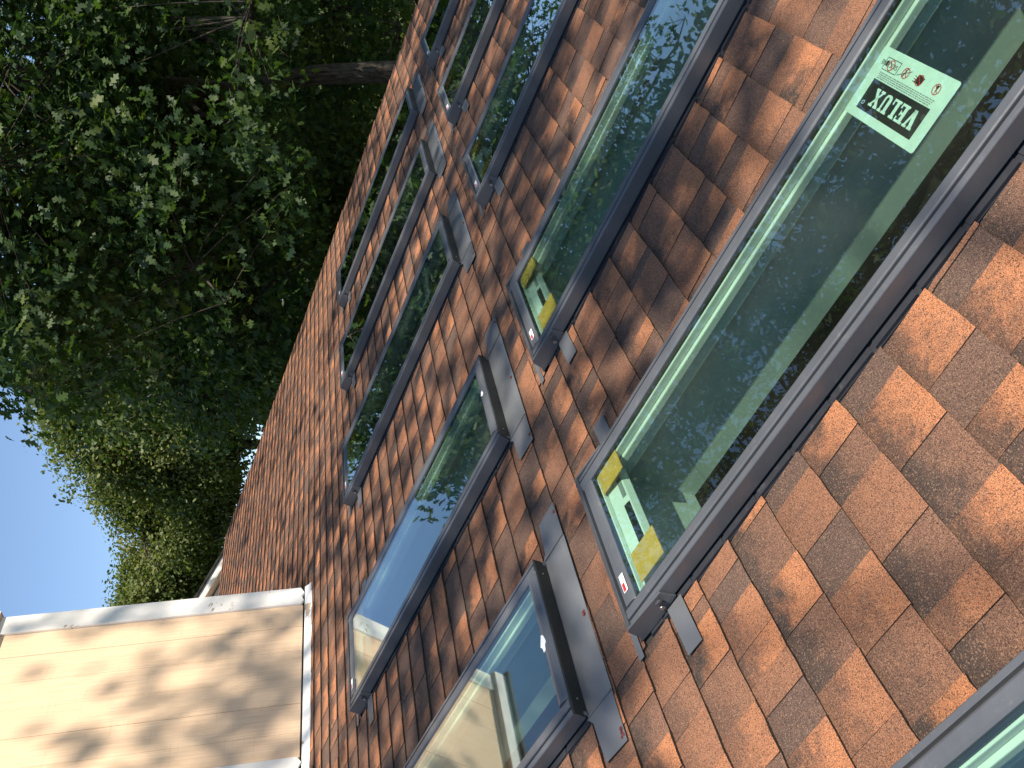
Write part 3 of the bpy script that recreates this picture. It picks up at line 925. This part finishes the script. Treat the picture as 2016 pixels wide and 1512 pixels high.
# small-leaved trees in the second rank
d3 = 18.5
tC = [ground_at(at(640, 830, d3)), at(560, 822, d3), at(500, 812, d3), at(430, 770, d3), at(300, 700, d3), at(180, 660, d3)]
make_tree('small_leaved_tree', 'small-leaved tree with leaning trunk touching the roof edge above the middle', 'trees beyond the roof', tC, .19,
          [(at(430, 720, 17.5), (1.9, 1.9, 1.3), 130), (at(250, 660, 17.5), (2.1, 2.1, 1.6), 150), (at(550, 620, 18), (1.8, 1.8, 1.0), 100), (at(320, 480, 18.5), (2.6, 2.6, 1.8), 140)],
          'plain', .125, 52, M['oak2'], 23, crad=.60, limbs=18, carve=.34)
tD = [ground_at(at(700, 330, 19.5)), at(700, 330, 19.5), at(500, 345, 19.5), at(300, 370, 19.5), at(150, 390, 19.5)]
make_tree('small_leaved_tree', 'shaded small-leaved tree left of the thick trunk, behind the oak boughs', 'trees beyond the roof', tD, .15,
          [(at(560, 330, 19), (2.4, 2.4, 1.6), 150), (at(400, 420, 19.5), (2.4, 2.4, 1.8), 130), (at(660, 480, 19.5), (2.0, 2.0, .9), 90), (at(690, 180, 19.5), (2.2, 2.2, .9), 90)],
          'plain', .125, 50, M['oak2'], 24, crad=.62, limbs=16, carve=.34)
# sunlit maples against the sky
def maple(label, px, py, d, blobs, seed):
    t_ = [ground_at(at(px, py, d)), at(px - 20, py, d), at(px - 110, py - 12, d), at(px - 220, py + 8, d)]
    make_tree('maple_tree', label, 'sunlit trees against the sky', t_, .16, blobs, 'plain', .105, 108, M['maple'], seed, crad=.53, limbs=18, carve=.30)
maple('tallest sunlit maple beside the open sky, left of the oak', 470, 880, 23,
      [(at(225, 840, 22.5), (1.8, 1.8, 1.7), 210), (at(125, 765, 22), (1.1, 1.1, .75), 90), (at(330, 880, 22.5), (1.8, 1.8, 1.3), 150), (at(420, 830, 23), (1.7, 1.7, .9), 120)], 31)
maple('middle sunlit maple with sky gaps low in its crown', 480, 985, 25,
      [(at(290, 960, 24.5), (1.4, 1.4, 1.2), 160), (at(340, 1010, 24.5), (1.5, 1.5, 1.0), 130), (at(420, 950, 25), (1.7, 1.7, .8), 120)], 32)
maple('small sunlit maple next to the white corner of the chimney chase', 470, 1130, 26,
      [(at(300, 1130, 25.5), (1.2, 1.2, 1.1), 160), (at(280, 1190, 25.5), (1.0, 1.0, .8), 80), (at(385, 1080, 26), (1.5, 1.5, .85), 130), (at(310, 1260, 26), (1.6, 1.6, 1.2), 90)], 33)
# woodland behind
wood = [('dim woodland tree filling the gaps behind the thick oak trunk', 640, 210, 31, 41), ('dim woodland tree behind the oak boughs at the top edge', 600, -60, 33, 42),
        ('dim woodland tree behind the middle of the oak crown', 560, 440, 30, 43), ('dim woodland tree above the middle of the roof edge', 520, 650, 32, 44)]
for lab, px, py, d, sd in wood:
    t_ = [ground_at(at(px, py, d)), at(px, py, d), at(px - 250, py + 20, d), at(px - 420, py, d)]
    make_tree('woodland_tree', lab, 'woodland trees behind', t_, .2,
              [(at(px, py, d), (3.6, 3.6, 2.4), 130), (at(px - 200, py + 30, d), (3.8, 3.8, 2.8), 130), (at(px - 380, py - 20, d), (3.4, 3.4, 2.4), 90), (at(px + 120, py, d), (3.4, 3.4, 1.8), 70)],
              'coarse', .30, 46, M['back'], sd, crad=.95, limbs=14, carve=.28)

# trees behind the viewer: their leaves break the sunlight on the roof
def shade_tree(label, trunk_xy, top_uv, targets, n, seed, t0, t1, per=26, crad=.40):
    rng = np.random.default_rng(seed); cen = []
    while len(cen) < n:
        u = rng.uniform(targets[0], targets[1]); v = rng.uniform(targets[2], targets[3])
        if rng.uniform() < shade(u, v):
            cen.append(roofpt(u, v) + SUN * rng.uniform(t0, t1))
    cen = np.array(cen); mid = roofpt(*top_uv) + SUN * (t0 + t1) / 2
    tr = [np.array([*trunk_xy, GZ]), np.array([*trunk_xy, GZ + 3.5]), np.array([trunk_xy[0] * .7 + mid[0] * .3, trunk_xy[1] * .7 + mid[1] * .3, mid[2] - 2.0]), mid]
    blobs = [(c, (.02, .02, .02), 1) for c in cen]
    return make_tree('shade_tree', label, 'trees behind the viewer', tr, .24, blobs, 'plain', .15, per, M['oak2'], seed, crad=crad, limbs=14, carve=-2, limb_r=.45)
def shade(u, v):
    if .7 < u < 1.7 and v < 1.1: return .0
    if u < .7 and v < 1.2: return .015
    if u > 2.4 and v < 1.3: return .62
    if v < 1.3 and u > 1.5: return .5
    if u < 1.5 and v < 1.2: return .09
    if 1.2 <= v < 3.0: return .46
    if v > 5.0: return .05
    if u > 4.5: return .14
    return .30
shade_tree('leafy tree on the sunny side of the house, outside the picture', (-6.0, -11.5), (-2.6, 2.0), (-1.5, 4.2, -1.2, 4.6), 140, 51, 10, 15, 32, .42)
shade_tree('tall leafy tree at the sunny far end of the house, outside the picture', (9.0, -11.0), (9.6, 1.0), (3.6, 9.0, -1.6, 7.5), 200, 52, 10, 16, 32, .42)
